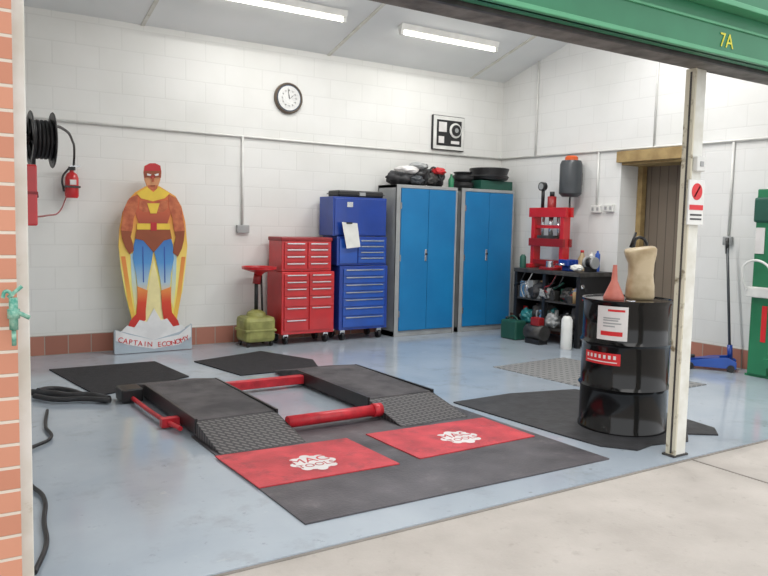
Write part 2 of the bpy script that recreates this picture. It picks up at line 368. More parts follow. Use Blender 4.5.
pts=[(3.68,4.6),(4.3,4.62),(4.93,4.48),(4.98,4.0),(4.92,3.5),(4.86,3.1),(4.72,2.98),(4.55,3.1),(4.4,2.99),(4.1,3.05),(3.92,3.02),(3.78,3.2),(3.74,3.6),(3.70,4.2)]
flat('drum_floor_mat',pts,.01,'rubber')
flat('floor_drain_plate',[(4.99,5.62),(6.05,5.68),(6.2,4.06),(5.1,4.05)],.006,'grate')
# hoses on the floor
tube('air_hose',[(.88,5.75,.016),(.8,5.3,.016),(.78,5.0,.016),(.62,4.8,.016),(.55,4.2,.016),(.58,3.95,.016),(.53,3.6,.016),(.50,3.35,.016),(.42,3.1,.016)],.011,'hose')
st=grp('ratchet_strap',(1,6.1,0))
tube('strap',[(.86,6.35,.03),(1.0,6.2,.035),(1.10,6.1,.03),(1.22,6.05,.03),(1.33,5.85,.03)],.026,'rubber',st)
tube('strap_loop',[(.86,6.2,.03),(1.0,6.0,.03),(1.15,5.95,.03),(1.33,5.8,.03)],.02,'rubber',st)
tube('strap_end',[(.9,6.3,.05),(1.02,6.42,.03),(1.12,6.3,.03),(1.2,6.05,.03)],.02,'rubber',st)
# ------------------------------------------------------------ drum and its load
dx,dy=4.31,3.47;zb=.0105
dg=grp('oil_drum',(dx,dy,0))
pr=[(.285,0),(.305,0),(.305,.02),(.298,.03),(.298,.28),(.303,.29),(.313,.305),(.303,.32),(.298,.33),(.298,.59),(.303,.60),(.313,.615),(.303,.63),(.298,.64),(.298,.878),(.308,.892),(.308,.912),(.297,.912),(.294,.904),(.0,.904)]
lathe('shell',[(a,b+zb) for a,b in pr],(dx,dy,0),'drum',dg,64)
zt=.904+zb
cyl('bung',(dx-.15,dy-.15,zt),(dx-.15,dy-.15,zt+.012),.03,'chrome',dg)
def curved(name,a0,a1,z0,z1,m,rad=.2995,parent=dg):
    V=[];Fc=[];n=12
    for i in range(n+1):
        a=math.radians(a0+(a1-a0)*i/n)
        for z in (z0,z1):V.append((dx+rad*math.cos(a),dy+rad*math.sin(a),z))
    for i in range(n):Fc.append((2*i,2*i+2,2*i+3,2*i+1))
    return mk(name,V,Fc,m,parent,smooth=True)
curved('label',180,221,.655,.885,'label')
curved('label_red_print',186,215,.685,.715,'redink',.3003)
curved('label_black_print',195,217,.85,.865,'redink',.3003)
for i,(a,z) in enumerate(((209,.785),(213,.765),(205,.745),(211,.80))):curved('label_grey_print_%d'%i,189,a,z,z+.009,'grey',.3003)
curved('red_band',160,214,.485,.565,'redink',.3003)
for i in range(7):
    curved('band_print_%d'%i,164+i*6.8,167.5+i*6.8,.525,.55,'label',.3006)
curved('band_line',164,210,.50,.507,'label',.3006)
fn=grp('funnel',(4.2,3.52,zt))
lathe('cone',[(.0,.0),(.07,0),(.073,.012),(.066,.03),(.022,.13),(.014,.24),(.0,.24)],(4.2,3.5,zt+.001),mat('pink_funnel',(212,128,112),.4,c2=(190,104,90)),fn,32)
jg=grp('oil_jug',(4.42,3.5,zt))
V=[];Fc=[];lv=[(0,.100,.07,0),(.02,.108,.075,0),(.10,.104,.072,0),(.17,.092,.065,.0),(.25,.096,.068,.0),(.31,.115,.075,-.005),(.345,.12,.08,-.01),(.36,.112,.072,-.012)]
nn=20
for z,a,b,s in lv:
    for i in range(nn):
        t=2*math.pi*i/nn;cx=abs(math.cos(t))**.6*math.copysign(1,math.cos(t));sy=abs(math.sin(t))**.6*math.copysign(1,math.sin(t))
        p=Vector((a*cx+s,b*sy,0));p.rotate(Matrix.Rotation(math.radians(-35),3,'Z'))
        V.append((4.40+p.x*.9,3.44+p.y*.9,zt+.001+z+(p.x*.16 if z>.3 else 0)))
for k in range(len(lv)-1):
    for i in range(nn):
        j=(i+1)%nn;Fc.append((k*nn+i,k*nn+j,(k+1)*nn+j,(k+1)*nn+i))
Fc.append(tuple(range(nn)));Fc.append(tuple(range((len(lv)-1)*nn,len(lv)*nn)))
mk('body',V,Fc,'beige',jg,smooth=True)
pm=grp('drum_hand_pump',(4.5,3.62,zt))
cyl('stem',(4.52,3.61,zt+.001),(4.52,3.61,zt+.38),.014,'black',pm)
cyl('flange',(4.52,3.61,zt+.001),(4.52,3.61,zt+.03),.03,'dsteel',pm)
tube('spout',[(4.52,3.61,zt+.36),(4.55,3.60,zt+.43),(4.60,3.57,zt+.41),(4.61,3.57,zt+.28)],.011,'black',pm)
cyl('handle',(4.50,3.62,zt+.36),(4.53,3.60,zt+.47),.009,'black',pm)
# ------------------------------------------------------------ captain cut-out
cg=grp('superhero_cardboard_standee',(2.27,7.93,0))
def cp(p):
    x,y=p;s=.02-.125*(y-220)/136;yy=y-s*(x-150)
    return (1.86+(x-112)*.0107,max(0,(352.5-yy)*.0105))
Y0=7.93
def lay(name,pts,m,k,th=.002):
    return prism(name,[(cp(p)[0],Y0-.003*k,cp(p)[1]) for p in pts],(0,th,0),m,cg)
M['cape']=gradz('cape_print',[(0,(244,222,90)),(.35,(238,226,130)),(.6,(232,190,84)),(.8,(222,130,60)),(1,(228,170,70))],.3,1.75)
M['fold']=gradz('cape_fold_print',[(0,(236,200,80)),(.4,(226,150,70)),(1,(206,84,50))],.3,1.5)
M['foldb']=gradz('cape_blue_print',[(0,(236,226,150)),(.4,(176,206,216)),(1,(110,164,206))],.5,1.45)
M['legs']=gradz('legs_print',[(0,(230,190,120)),(.2,(170,195,210)),(.5,(80,146,205)),(1,(40,90,170))],.6,1.3)
M['shirt']=gradz('shirt_print',[(0,(150,66,50)),(.6,(200,96,60)),(1,(214,112,66))],1.3,1.7)
M['boot']=gradz('boot_print',[(0,(190,40,36)),(.6,(214,70,44)),(1,(236,160,80))],.25,.72)
M['arm']=mat('arm_print',(200,114,74),.5,c2=(166,80,52),scale=14)
M['skin']=mat('skin_print',(214,150,104),.5)
M['scroll']=mat('scroll_print',(232,232,232),.5)
M['bgrey']=mat('base_print',(176,188,198),.5)
M['yel2']=mat('yellow_print',(236,200,70),.5)
M['wht2']=mat('glow_print',(244,232,170),.5)
M['cowl']=mat('cowl_print',(190,44,50),.5)
cape=[(143,186),(133,192),(126,200),(121,212),(118,228),(117,245),(119,268),(123,294),(128,316),(132,332),(170,332),(174,310),(179,290),(182,268),(184,245),(182,222),(178,206),(172,196),(164,191),(156,186)]
lay('cape_board',cape,'cape',0,.018)
lay('fold_1',[(119,256),(123,256),(129,300),(134,330),(131,330),(125,300)],'fold',1)
lay('fold_2',[(182,256),(178,256),(173,296),(167,330),(171,330),(177,298)],'fold',1)
lay('fold_3',[(128,254),(131,252),(133,280),(135,300),(132,312),(129,284)],'foldb',1)
lay('fold_4',[(173,254),(170,252),(168,280),(167,300),(170,308),(172,284)],'foldb',1)
lay('leg_glow',[(144,292),(150,258),(157,292),(162,326),(140,326)],'wht2',1)
lay('head_board',[(142,166),(141,172),(142,180),(144,186),(148,190),(152,190),(155,186),(157,180),(158,172),(157,166),(152,163.5),(147,163.5)],'skin',0,.018)
lay('neck',[(145,185),(145,196),(154,196),(154,185)],'arm',1)
lay('shirt',[(143,190),(134,195),(131,204),(133,214),(136,223),(135,231),(165,231),(164,222),(167,213),(169,203),(166,195),(157,190)],'shirt',2)
lay('chest_l',[(137,200),(148,201),(148,211),(141,212),(136,208)],'arm',3);lay('chest_r',[(152,201),(164,200),(164,208),(159,212),(152,211)],'arm',3)
lay('arm_left',[(135,194),(127,198),(122,208),(121,217),(119,228),(120,238),(123,247),(127,254),(131,250),(130,243),(128,237),(130,228),(131,218),(135,206)],'arm',3)
lay('arm_right',[(165,194),(173,198),(178,208),(179,217),(181,228),(180,240),(178,248),(174,256),(169,252),(170,244),(172,237),(170,228),(169,218),(165,206)],'arm',3)
lay('glove_left',[(119,230),(120,238),(123,247),(127,254),(131,250),(130,243),(128,236),(129,231)],'brown',4)
lay('glove_right',[(181,230),(180,240),(178,248),(174,256),(169,252),(170,244),(172,236),(171,231)],'brown',4)
lay('legs',[(135,229),(165,229),(169,244),(170,258),(167,274),(166,292),(158,292),(156,276),(153,262),(150,248),(148,262),(145,276),(143,292),(135,292),(133,274),(130,258),(131,244)],'legs',3)
lay('trunks',[(134,228),(166,228),(168,238),(160,240),(150,252),(140,240),(132,238)],'brown',4)
lay('belt',[(134,223),(166,223),(166,229),(134,229)],'yel2',5);lay('buckle',[(147,222),(153,222),(153,230),(147,230)],'cowl',6)
for i,(xa,xb) in enumerate(((139,140),(160,161))):lay('muscle_%d'%i,[(xa,246),(xb,246),(xb+.5,282),(xa+.5,282)],'blueb',4)
lay('boot_left',[(134,286),(144,290),(143,300),(142,310),(142,320),(130,328),(125,327),(127,321),(133,314),(134,302)],'boot',4)
lay('boot_right',[(157,290),(167,286),(167,302),(168,312),(174,320),(176,326),(171,328),(160,321),(158,308)],'boot',4)
lay('cowl',[(142,166),(141,172),(141.5,178),(146,176.5),(149.5,180),(153,176.5),(157.5,178),(158,172),(157,166),(152,163.5),(147,163.5)],'cowl',2)
lay('mask',[(141.5,171),(157.5,171),(157.5,177),(152,177.5),(149.5,175),(147,177.5),(141.5,177)],'brown',3)
lay('eye_left',[(144,173.5),(148,174.5),(147,176),(144,175.5)],'scroll',4);lay('eye_right',[(151,174.5),(155,173.5),(155,175.5),(152,176)],'scroll',4)
lay('nose',[(149,177),(150.5,177),(151,182),(148.5,182)],'arm',3);lay('mouth',[(147,185),(152,185),(151.5,186.2),(147.5,186.2)],'brown',3)
lay('collar',[(144,187),(134,193),(138,198),(149.5,201),(161,198),(166,193),(155,187),(150,192)],'yel2',4)
lay('emblem',[(144,203),(156,203),(153,213),(147,213)],'yel2',4)
lay('clouds',[(118,333),(124,326),(131,328),(136,320),(143,322),(150,308),(157,320),(163,318),(169,326),(178,324),(184,330),(182,342),(118,346)],'scroll',5,.012)
lay('base_board',[(112,331),(122,333),(150,340),(176,331),(188,323),(188,348),(112,356)],'bgrey',6,.035)
lay('scroll_band',[(113,331),(125,335),(150,340),(175,334),(187,324),(187,336),(175,344),(150,349),(125,346),(113,342)],'scroll',7)
# banner lettering that follows the band's curve
s_='CAPTAIN ECONOMY'
for i,ch in enumerate(s_):
    if ch==' ':continue
    px_=117.5+i*(183-117.5)/14
    t=(px_-150)/36;pyc=344.8-4.6*t*t*(1.0 if t<0 else 1.9)
    q=cp((px_,pyc));ang=math.atan2((9.2*t*(1.0 if t<0 else 1.9))/36,1)
    text('letter_%d'%i,ch,.075,(q[0],Y0-.024,q[1]),RX@Matrix.Rotation(ang,3,'Z'),'redink',cg,.001)
box('support_strut',2.2,2.34,7.955,8.1,0,.6,'bgrey',cg)
# ------------------------------------------------------------ clock, wall display
ck=grp('wall_clock',(3.93,YB,2.86))
lathe('case',[(0,0),(.18,0),(.18,.03),(.165,.045),(.152,.03),(0,.03)],(3.93,YB-.001,2.86),'clockr',ck,48,'Y')
lathe('dial',[(0,0),(.154,0),(.154,.004),(0,.004)],(3.93,YB-.031,2.86),'clockc',ck,48,'Y')
lathe('dial_ring',[(.118,0),(.142,0),(.142,.003),(.118,.003)],(3.93,YB-.035,2.86),'clockf',ck,48,'Y')
lathe('dial_inner',[(0,0),(.06,0),(.06,.004),(0,.004)],(3.93,YB-.036,2.86),'clockf',ck,48,'Y')
for i in range(12):
    a=math.radians(30*i);x=3.93+.09*math.sin(a);z=2.86+.09*math.cos(a)
    cyl('mark_%d'%i,(x,YB-.038,z),(x,YB-.033,z),.009,'clockf',ck,seg=10)
prism('hour_hand',[(3.925,YB-.045,2.85),(3.935,YB-.045,2.85),(3.99,YB-.045,2.9)],(0,.003,0),'black',ck)
prism('minute_hand',[(3.925,YB-.045,2.86),(3.935,YB-.045,2.86),(3.91,YB-.045,2.98)],(0,.003,0),'black',ck)
dp=grp('wall_dispenser',(6.33,YB,2.64))
box('frame',6.04,6.58,YB-.04,YB,2.42,2.88,'black',dp,.01)
box('frame_white',6.05,6.57,YB-.045,YB-.04,2.43,2.87,'whitec',dp,.002)
box('panel_black',6.10,6.52,YB-.052,YB-.045,2.48,2.82,'black',dp,.004)
lathe('dial',[(0,0),(.10,0),(.10,.01),(.07,.02),(0,.02)],(6.41,YB-.052,2.69),'whitec',dp,32,'Y')
lathe('dial_hub',[(0,0),(.075,0),(.075,.01),(0,.01)],(6.41,YB-.07,2.69),'black',dp,32,'Y')
lathe('dial_pin',[(0,0),(.03,0),(.03,.01),(0,.01)],(6.41,YB-.078,2.69),'grey',dp,32,'Y')
box('display',6.13,6.26,YB-.058,YB-.05,2.66,2.79,'label',dp)
box('display_low',6.13,6.22,YB-.058,YB-.05,2.51,2.6,'label',dp)
box('display_low_2',6.34,6.48,YB-.058,YB-.05,2.51,2.55,'label',dp)
# ------------------------------------------------------------ hose reel etc. on left
hr=grp('hose_reel',(.83,5.5,1.91));ry,rz=5.5,1.915
for i,x in enumerate((.765,.90)):
    lathe('flange_%d'%i,[(.137,-.005),(.182,-.005),(.186,0),(.182,.005),(.137,.005),(.137,-.005)],(x,ry,rz),'black',hr,40,'X')
    for a in range(6):
        t=math.radians(60*a+15);cyl('spoke_%d_%d'%(i,a),(x,ry,rz),(x,ry+.16*math.cos(t),rz+.16*math.sin(t)),.008,'black',hr,seg=8)
cyl('hub',(XL+.001,ry,rz),(.92,ry,rz),.028,'dsteel',hr);box('wall_plate',XL+.001,XL+.02,ry-.08,ry+.08,rz-.12,rz+.12,'dsteel',hr)
for i in range(5):
    x=.78+i*.026;tube('coil_%d'%i,[(x,ry+.115*math.cos(t*math.pi/4),rz+.115*math.sin(t*math.pi/4)) for t in range(8)],.015,'hose',hr,True)
cyl('brace',(XL+.01,ry,rz-.11),(.75,ry,rz-.02),.015,'dsteel',hr)
tube('hose_loop',[(.88,ry+.05,rz+.11),(1.08,6.2,2.08),(1.36,7.3,2.10),(1.50,7.95,2.02),(1.515,8.06,1.93)],.011,'hose',hr)
tube('hose_tail',[(.77,ry-.1,rz-.1),(.77,ry-.12,rz-.3),(.80,ry,rz-.38)],.011,'hose',hr)
rb=grp('red_cabinet_box',(.5,4.8,1.55))
box('body',XL+.001,.69,4.72,5.0,1.35,1.70,'red',rb,.01);box('lid_line',XL+.002,.692,4.715,4.72,1.53,1.545,'dred',rb)
tube('cable',[(.68,4.85,1.40),(.85,5.5,1.41),(1.2,7.0,1.46),(1.42,7.95,1.60)],.006,'dred',rb)
fe=grp('fire_extinguisher',(1.5,8.08,1.7))
Ve=8.09
lathe('cylinder',[(0,1.60),(.055,1.60),(.065,1.62),(.065,1.80),(.05,1.84),(.02,1.86),(.02,1.88),(0,1.88)],(1.5,Ve,0),'red',fe,28)
box('valve',1.47,1.53,8.06,8.11,1.875,1.91,'black',fe);tube('hose',[(1.47,8.08,1.89),(1.41,8.07,1.8),(1.42,8.07,1.66)],.01,'black',fe)
box('lever',1.48,1.58,8.075,8.095,1.91,1.925,'chrome',fe);box('band',1.43,1.57,8.02,8.195,1.70,1.72,'dsteel',fe);box('tag',1.47,1.53,8.021,8.025,1.73,1.78,'label',fe)
# tap on the pier
tp=grp('air_line_valve',(.30,2.56,1.12))
cyl('pipe',(.30,2.599,1.09),(.30,2.56,1.09),.014,'gtap',tp);cyl('body',(.30,2.56,1.05),(.30,2.56,1.15),.013,'gtap',tp)
cyl('outlet',(.30,2.56,1.11),(.345,2.56,1.085),.007,'gtap',tp);cyl('lever',(.285,2.56,1.15),(.325,2.56,1.185),.006,'gtap',tp)
cyl('nut',(.30,2.56,1.085),(.30,2.56,1.115),.018,'gtap',tp,seg=6)
cyl('stem',(.30,2.56,1.05),(.30,2.56,1.0),.007,'gtap',tp);tube('handle',[(.27,2.56,1.15),(.28,2.56,1.17),(.30,2.56,1.155)],.006,'gtap',tp)
# ------------------------------------------------------------ oil drainer
od=grp('waste_oil_drainer',(3.41,7.88,0))
box('tank',3.22,3.59,7.72,8.04,.05,.34,'olive',od,.05)
box('tank_band',3.215,3.595,7.715,8.045,.17,.20,'olive',od,.01)
lathe('tank_neck',[(0,.30),(.12,.33),(.10,.38),(.04,.41),(0,.41)],(3.41,7.88,0),'olive',od,32)
cyl('pole',(3.41,7.88,.36),(3.41,7.88,.84),.022,'black',od);cyl('pole_side',(3.48,7.86,.3),(3.46,7.86,.8),.012,'black',od)
lathe('bowl',[(0,.80),(.03,.80),(.06,.83),(.195,.87),(.20,.90),(.19,.90),(.18,.875),(0,.84)],(3.435,7.86,0),'red',od,40)
cyl('bowl_neck',(3.41,7.88,.70),(3.43,7.88,.82),.045,'dred',od)
for i,(a,b) in enumerate(((-.14,-.11),(.14,-.11),(-.14,.11),(.14,.11))):
    cyl('wheel_%d'%i,(3.405+a-.012,7.88+b,.03),(3.405+a+.012,7.88+b,.03),.03,'black',od)
# ------------------------------------------------------------ tool chests
def casters(g,x0,x1,y0,y1,r=.05):
    k=0
    for x in (x0+.08,x1-.08):
        for y in (y0+.07,y1-.07):
            cyl('caster_%d'%k,(x-.018,y,r),(x+.018,y,r),r,'black',g);boxes('caster_fork_%d'%k,[(x-.03,x+.03,y-.02,y+.02,r+.02,r*2+.03)],'chrome',g);k+=1
def drawers(g,x0,x1,y,zs,m,pre='drawer',gap=.008):
    for i in range(len(zs)-1):
        box('%s_%d'%(pre,i),x0,x1,y-.015,y,zs[i]+gap/2,zs[i+1]-gap/2,m,g,.003)
        box('%s_handle_%d'%(pre,i),x0+.03,x1-.03,y-.028,y-.014,zs[i+1]-gap/2-.02,zs[i+1]-gap/2-.008,'chrome',g)
yf=7.72
rg=grp('red_tool_chest',(3.99,7.9,0))
box('roll_cab',3.65,4.33,yf,8.12,.12,.84,'red',rg,.006);casters(rg,3.65,4.33,yf,8.12)
drawers(rg,3.68,3.98,yf,[.16,.30,.44,.56,.66,.74,.82],'red','drawer_l');drawers(rg,4.0,4.30,yf,[.16,.44,.56,.66,.74,.82],'red','drawer_r')
box('top_chest',3.66,4.30,yf+.03,8.10,.845,1.20,'red',rg,.006);box('top_lid',3.65,4.31,yf+.02,8.11,1.19,1.235,'dred',rg,.01)
drawers(rg,3.69,3.97,yf+.03,[.87,.95,1.03,1.11,1.18],'red','top_l');drawers(rg,3.99,4.27,yf+.03,[.87,.95,1.03,1.11,1.18],'red','top_r')
bg=grp('blue_tool_chest',(4.75,7.9,0))
box('roll_cab',4.40,5.08,yf,8.12,.13,.90,'blued',bg,.006);casters(bg,4.40,5.08,yf,8.12)
drawers(bg,4.45,5.03,yf,[.16,.30,.41,.51,.60,.69,.78,.87],'blueb')
box('mid_chest',4.37,5.07,yf+.02,8.10,.905,1.25,'blued',bg,.006)
drawers(bg,4.66,5.04,yf+.02,[.93,1.01,1.08,1.15,1.22],'blueb','mid');box('mid_door',4.40,4.64,yf+.005,yf+.02,.93,1.22,'blueb',bg,.004)
box('top_box',4.32,5.07,yf+.04,8.10,1.255,1.72,'blued',bg,.006)
box('lid_rear',4.34,5.05,yf+.028,yf+.05,1.27,1.70,'blued',bg,.004)
box('label_plate',4.5,4.58,yf+.02,yf+.03,1.6,1.66,'chrome',bg)
pp=grp('hanging_paper',(4.6,yf,1.2))
prism('sheet',[(4.40,yf-.035,1.42),(4.61,yf-.035,1.41),(4.65,yf-.05,1.13),(4.46,yf-.055,1.11)],(0,.004,0),'paper',pp)
box('clip',4.46,4.54,yf-.04,yf+.027,1.40,1.42,'black',pp)
bc=grp('black_tool_case',(4.75,7.95,1.7))
box('case',4.42,5.05,7.8,8.08,1.721,1.80,'black',bc,.02);box('case_rim',4.41,5.06,7.79,8.09,1.755,1.765,'dsteel',bc);box('latch',4.7,4.78,7.785,7.8,1.74,1.78,'grey',bc)
# ------------------------------------------------------------ cabinets
def cabinet(x0,x1):
    g=grp('steel_storage_cabinet',((x0+x1)/2,7.95,0))
    boxes('shell',[(x0,x0+.02,yf,8.15,.0,1.9),(x1-.02,x1,yf,8.15,0,1.9),(x0,x1,8.13,8.15,0,1.9),(x0,x1,yf,8.15,1.86,1.9),(x0,x1,yf+.01,8.15,0,.07)],'grey',g,.003)
    boxes('frame',[(x0,x0+.06,yf-.004,yf+.02,0,1.9),(x1-.03,x1,yf-.004,yf+.02,0,1.9)],'grey',g)
    mid=(x0+x1)/2+.01
    box('door_l',x0+.065,mid-.003,yf-.014,yf+.01,.075,1.855,'blue',g,.004)
    box('door_r',mid+.003,x1-.033,yf-.014,yf+.01,.075,1.855,'blue',g,.004)
    box('handle_plate',mid-.05,mid-.02,yf-.025,yf-.012,.95,1.1,'chrome',g,.004);cyl('handle',(mid-.035,yf-.045,1.04),(mid-.035,yf-.02,1.04),.013,'black',g)
    boxes('hinges',[(x0+.058,x0+.068,yf-.02,yf-.004,z,z+.08) for z in (.25,.95,1.6)],'chrome',g)
cabinet(5.19,6.14);cabinet(6.21,7.13)
# stuff on cabinets
z9=1.901
hp=grp('bundle_of_covers',(5.6,7.95,z9))
blob('cover_1',(5.36,7.92,z9+.09),(.17,.17,.10),'rubber',hp,1);blob('cover_2',(5.64,7.92,z9+.12),(.2,.17,.14),'black',hp,2)
blob('cover_3',(5.44,7.88,z9+.19),(.16,.14,.06),'label',hp,3,.15);blob('cover_4',(5.90,7.93,z9+.11),(.13,.16,.12),'black',hp,4)
blob('cover_5',(5.60,7.86,z9+.25),(.12,.1,.05),'grey',hp,9,.2);blob('cover_6',(5.76,7.82,z9+.10),(.10,.08,.08),'dsteel',hp,10,.3)
blob('cover_7',(5.52,7.78,z9+.07),(.10,.06,.06),'tank',hp,12,.3)
blob('red_cloth',(5.88,7.8,z9+.2),(.10,.08,.05),'red',hp,5);cyl('tube_roll',(5.24,7.85,z9+.08),(5.75,7.88,z9+.26),.03,'black',hp)
tube('belt_loop',[(5.66,7.78,z9+.02),(5.72,7.77,z9+.2),(5.80,7.78,z9+.24),(5.88,7.77,z9+.12),(5.92,7.76,z9+.02)],.012,'black',hp)
gb=grp('green_bottle',(6.08,7.79,z9));lathe('bottle',[(0,0),(.035,0),(.038,.1),(.015,.14),(.015,.17),(0,.17)],(6.085,7.79,z9),'green',gb,20);cyl('cap',(6.085,7.79,z9+.17),(6.085,7.79,z9+.19),.018,'whitec',gb)
tr=grp('green_crate',(6.85,7.93,z9))
boxes('tray',[(6.57,7.11,7.76,8.1,z9,z9+.02),(6.57,7.11,7.75,7.77,z9,z9+.12),(6.57,7.11,8.09,8.11,z9,z9+.12),(6.56,6.58,7.75,8.11,z9,z9+.12),(7.10,7.12,7.75,8.11,z9,z9+.12)],'bottlegreen',tr,.004)
op=grp('oil_drain_pan',(6.84,7.92,z9+.12))
lathe('pan',[(0,.122),(.2,.122),(.25,.14),(.27,.18),(.25,.20),(.25,.22),(.27,.27),(.27,.29),(.25,.295),(.22,.22),(0,.2)],(6.84,7.92,z9),'black',op,40)
pb=grp('black_bowl',(6.39,7.93,z9))
lathe('pan_small',[(0,.0),(.1,.0),(.145,.04),(.145,.08),(.11,.09),(.145,.13),(.145,.17),(.11,.19),(.13,.22),(.0,.22)],(6.39,7.93,z9),'black',pb,32)
# ------------------------------------------------------------ workbench
wb=grp('workbench',(6.9,6.5,0))
x0,x1,y0,y1=6.64,7.24,6.03,7.15
box('top',x0,x1,y0,y1,.84,.89,'dsteel',wb,.005)
boxes('legs',[(x,x+.05,y,y+.05,0,.84) for x in (x0+.01,x1-.06) for y in (y0+.01,(y0+y1)/2,y1-.06)],'black',wb)
box('lower_shelf',x0+.02,x1-.02,y0+.02,y1-.02,.16,.19,'dsteel',wb);box('mid_shelf',x0+.02,x1-.02,y0+.05,y1-.05,.5,.52,'dsteel',wb)
box('back_panel',x1-.02,x1-.005,y0,y1,.19,.84,'black',wb);boxes('side_panels',[(x0+.03,x1-.02,y0+.015,y0+.03,.1,.84),(x0+.03,x1-.02,y1-.03,y1-.015,.1,.84)],'black',wb)
L=[('gearbox',6.85,6.75,.33,.16,.17,.16,'dsteel',11),('motor_lump',6.85,6.3,.30,.15,.15,.12,'black',12),('rag_heap',6.80,6.3,.60,.13,.12,.09,'dsteel',13),('hose_heap',6.80,6.15,.34,.12,.08,.16,'rubber',14),('pump_lump',6.80,6.8,.62,.14,.16,.12,'rubber',15),
 ('casting_a',6.72,6.95,.28,.08,.10,.09,'teal',16),('casting_b',6.70,6.50,.27,.07,.10,.09,'grey',17),('casting_c',6.72,6.62,.60,.08,.09,.08,'grey',18),('casting_d',6.72,6.22,.27,.07,.09,.08,'dsteel',19)]
for n,x,y,z,a,b,c,m,s in L: blob(n,(x,y,z),(a,b,c),m,wb,s,.4)
random.seed(23)
for i in range(44):
    y=6.12+random.random()*.95;z=random.choice([.19,.52]);h=.06+random.random()*.17
    m=random.choice(['dsteel','chrome','bottlegreen','dsteel','black','grey','label','teal','dred','tan','black','grey','rubber','red'])
    x=6.66+random.random()*.12
    if i%3==0: box('box_%d'%i,x,x+.1,y-.05,y+.05,z,z+h,m,wb,.006)
    elif i%3==1: cyl('tin_%d'%i,(x+.03,y,z),(x+.03,y,z+h),.025+random.random()*.02,m,wb,seg=16)
    else: cyl('rod_%d'%i,(x+.03,y-.1,z+h),(x+.03,min(y+.1,7.1),z+h*.5),.012+random.random()*.018,m,wb,seg=14)
for i in range(5):
    y=6.12+random.random()*.85;tube('cable_%d'%i,[(6.66,y,.84),(6.62,y+.05,.72),(6.63,y+.16,.66),(6.64,y+.12,.52+random.random()*.1)],.007,random.choice(['hose','hose','dred','grey']),wb)
blob('top_rag',(6.72,6.16,.94),(.06,.08,.04),'paper',wb,21,.3);box('top_tray',6.66,6.82,6.50,6.72,.891,.925,'dred',wb,.006)
lathe('top_tin',[(0,.891),(.045,.891),(.045,1.0),(0,1.0)],(6.72,6.60,0),'chrome',wb,20);lathe('top_tin_2',[(0,.891),(.04,.891),(.04,1.03),(.02,1.06),(0,1.06)],(6.73,7.08,0),'bottlegreen',wb,20)
lathe('top_spray',[(0,.891),(.03,.891),(.03,1.08),(.012,1.1),(.012,1.12),(0,1.12)],(7.12,6.30,0),'whitec',wb,20);lathe('top_spray_2',[(0,.891),(.03,.891),(.03,1.1),(.012,1.12),(.012,1.14),(0,1.14)],(7.14,6.22,0),'blueb',wb,20)
gc=grp('green_jerry_can',(6.51,6.98,0));box('can',6.42,6.60,6.84,7.12,0,.24,'bottlegreen',gc,.02);tube('can_handle',[(6.51,6.90,.24),(6.51,6.95,.28),(6.51,7.03,.28),(6.51,7.08,.24)],.01,'bottlegreen',gc);cyl('cap',(6.51,7.1,.24),(6.51,7.1,.27),.02,'black',gc)
sm=grp('small_air_compressor',(6.5,6.5,0))
cyl('cylinder',(6.50,6.42,.14),(6.50,6.70,.14),.09,'dsteel',sm);box('motor',6.45,6.55,6.48,6.62,.22,.32,'dred',sm,.01);box('feet',6.43,6.57,6.44,6.68,0,.06,'black',sm)
wc=grp('white_canister',(6.5,6.05,0));lathe('body',[(0,0),(.06,0),(.065,.02),(.065,.34),(.045,.38),(.02,.39),(0,.39)],(6.53,6.10,0),'whitec',wc,28);cyl('cap',(6.53,6.10,.39),(6.53,6.10,.42),.022,'black',wc)
# press
ps=grp('hydraulic_press',(6.97,6.8,.89))
zb2=.891
for i,y in enumerate((6.60,7.10)):
    boxes('upright_%d'%i,[(6.90,7.02,y-.03,y+.03,zb2,1.62)],'red',ps,.004);box('foot_%d'%i,6.84,7.15,y-.04,y+.04,zb2,zb2+.05,'red',ps,.004)
boxes('crosshead',[(6.89,6.93,6.53,7.17,1.54,1.66),(6.99,7.03,6.53,7.17,1.54,1.66)],'red',ps,.004)
boxes('bed',[(6.88,6.92,6.55,7.15,1.17,1.27),(7.0,7.04,6.55,7.15,1.17,1.27)],'dred',ps,.004)
cyl('ram',(6.96,6.84,1.3),(6.96,6.84,1.54),.03,'chrome',ps);cyl('bottle_jack',(6.96,6.84,1.54),(6.96,6.84,1.80),.055,'dred',ps)
cyl('jack_top',(6.96,6.84,1.80),(6.96,6.84,1.86),.03,'black',ps)
cyl('pump_post',(6.96,7.0,1.66),(6.96,7.0,1.93),.022,'black',ps);cyl('gauge',(6.92,7.0,1.93),(6.98,7.0,1.93),.055,'black',ps)
cyl('gauge_face',(6.915,7.0,1.93),(6.92,7.0,1.93),.04,'grey',ps)
box('cross_tie',6.93,6.99,6.6,7.1,1.40,1.44,'red',ps);cyl('spring_1',(6.96,6.70,1.27),(6.96,6.72,1.54),.018,'chrome',ps);cyl('spring_2',(6.96,6.99,1.27),(6.96,6.97,1.54),.018,'chrome',ps)
box('press_plate',6.88,7.04,6.70,7.0,1.27,1.31,'dsteel',ps);box('base_tie',6.90,7.02,6.62,7.08,.94,1.0,'dred',ps)
vs=grp('bench_vise',(6.80,6.36,.89));box('base',6.76,6.90,6.32,6.44,.891,.95,'blued',vs,.01);box('jaw_fixed',6.84,6.90,6.30,6.46,.95,1.03,'blued',vs,.01);box('jaw_moving',6.72,6.78,6.30,6.46,.95,1.03,'blued',vs,.01);cyl('screw',(6.66,6.38,.97),(6.86,6.38,.97),.015,'chrome',vs);cyl('bar',(6.67,6.31,.97),(6.67,6.45,.97),.008,'chrome',vs)
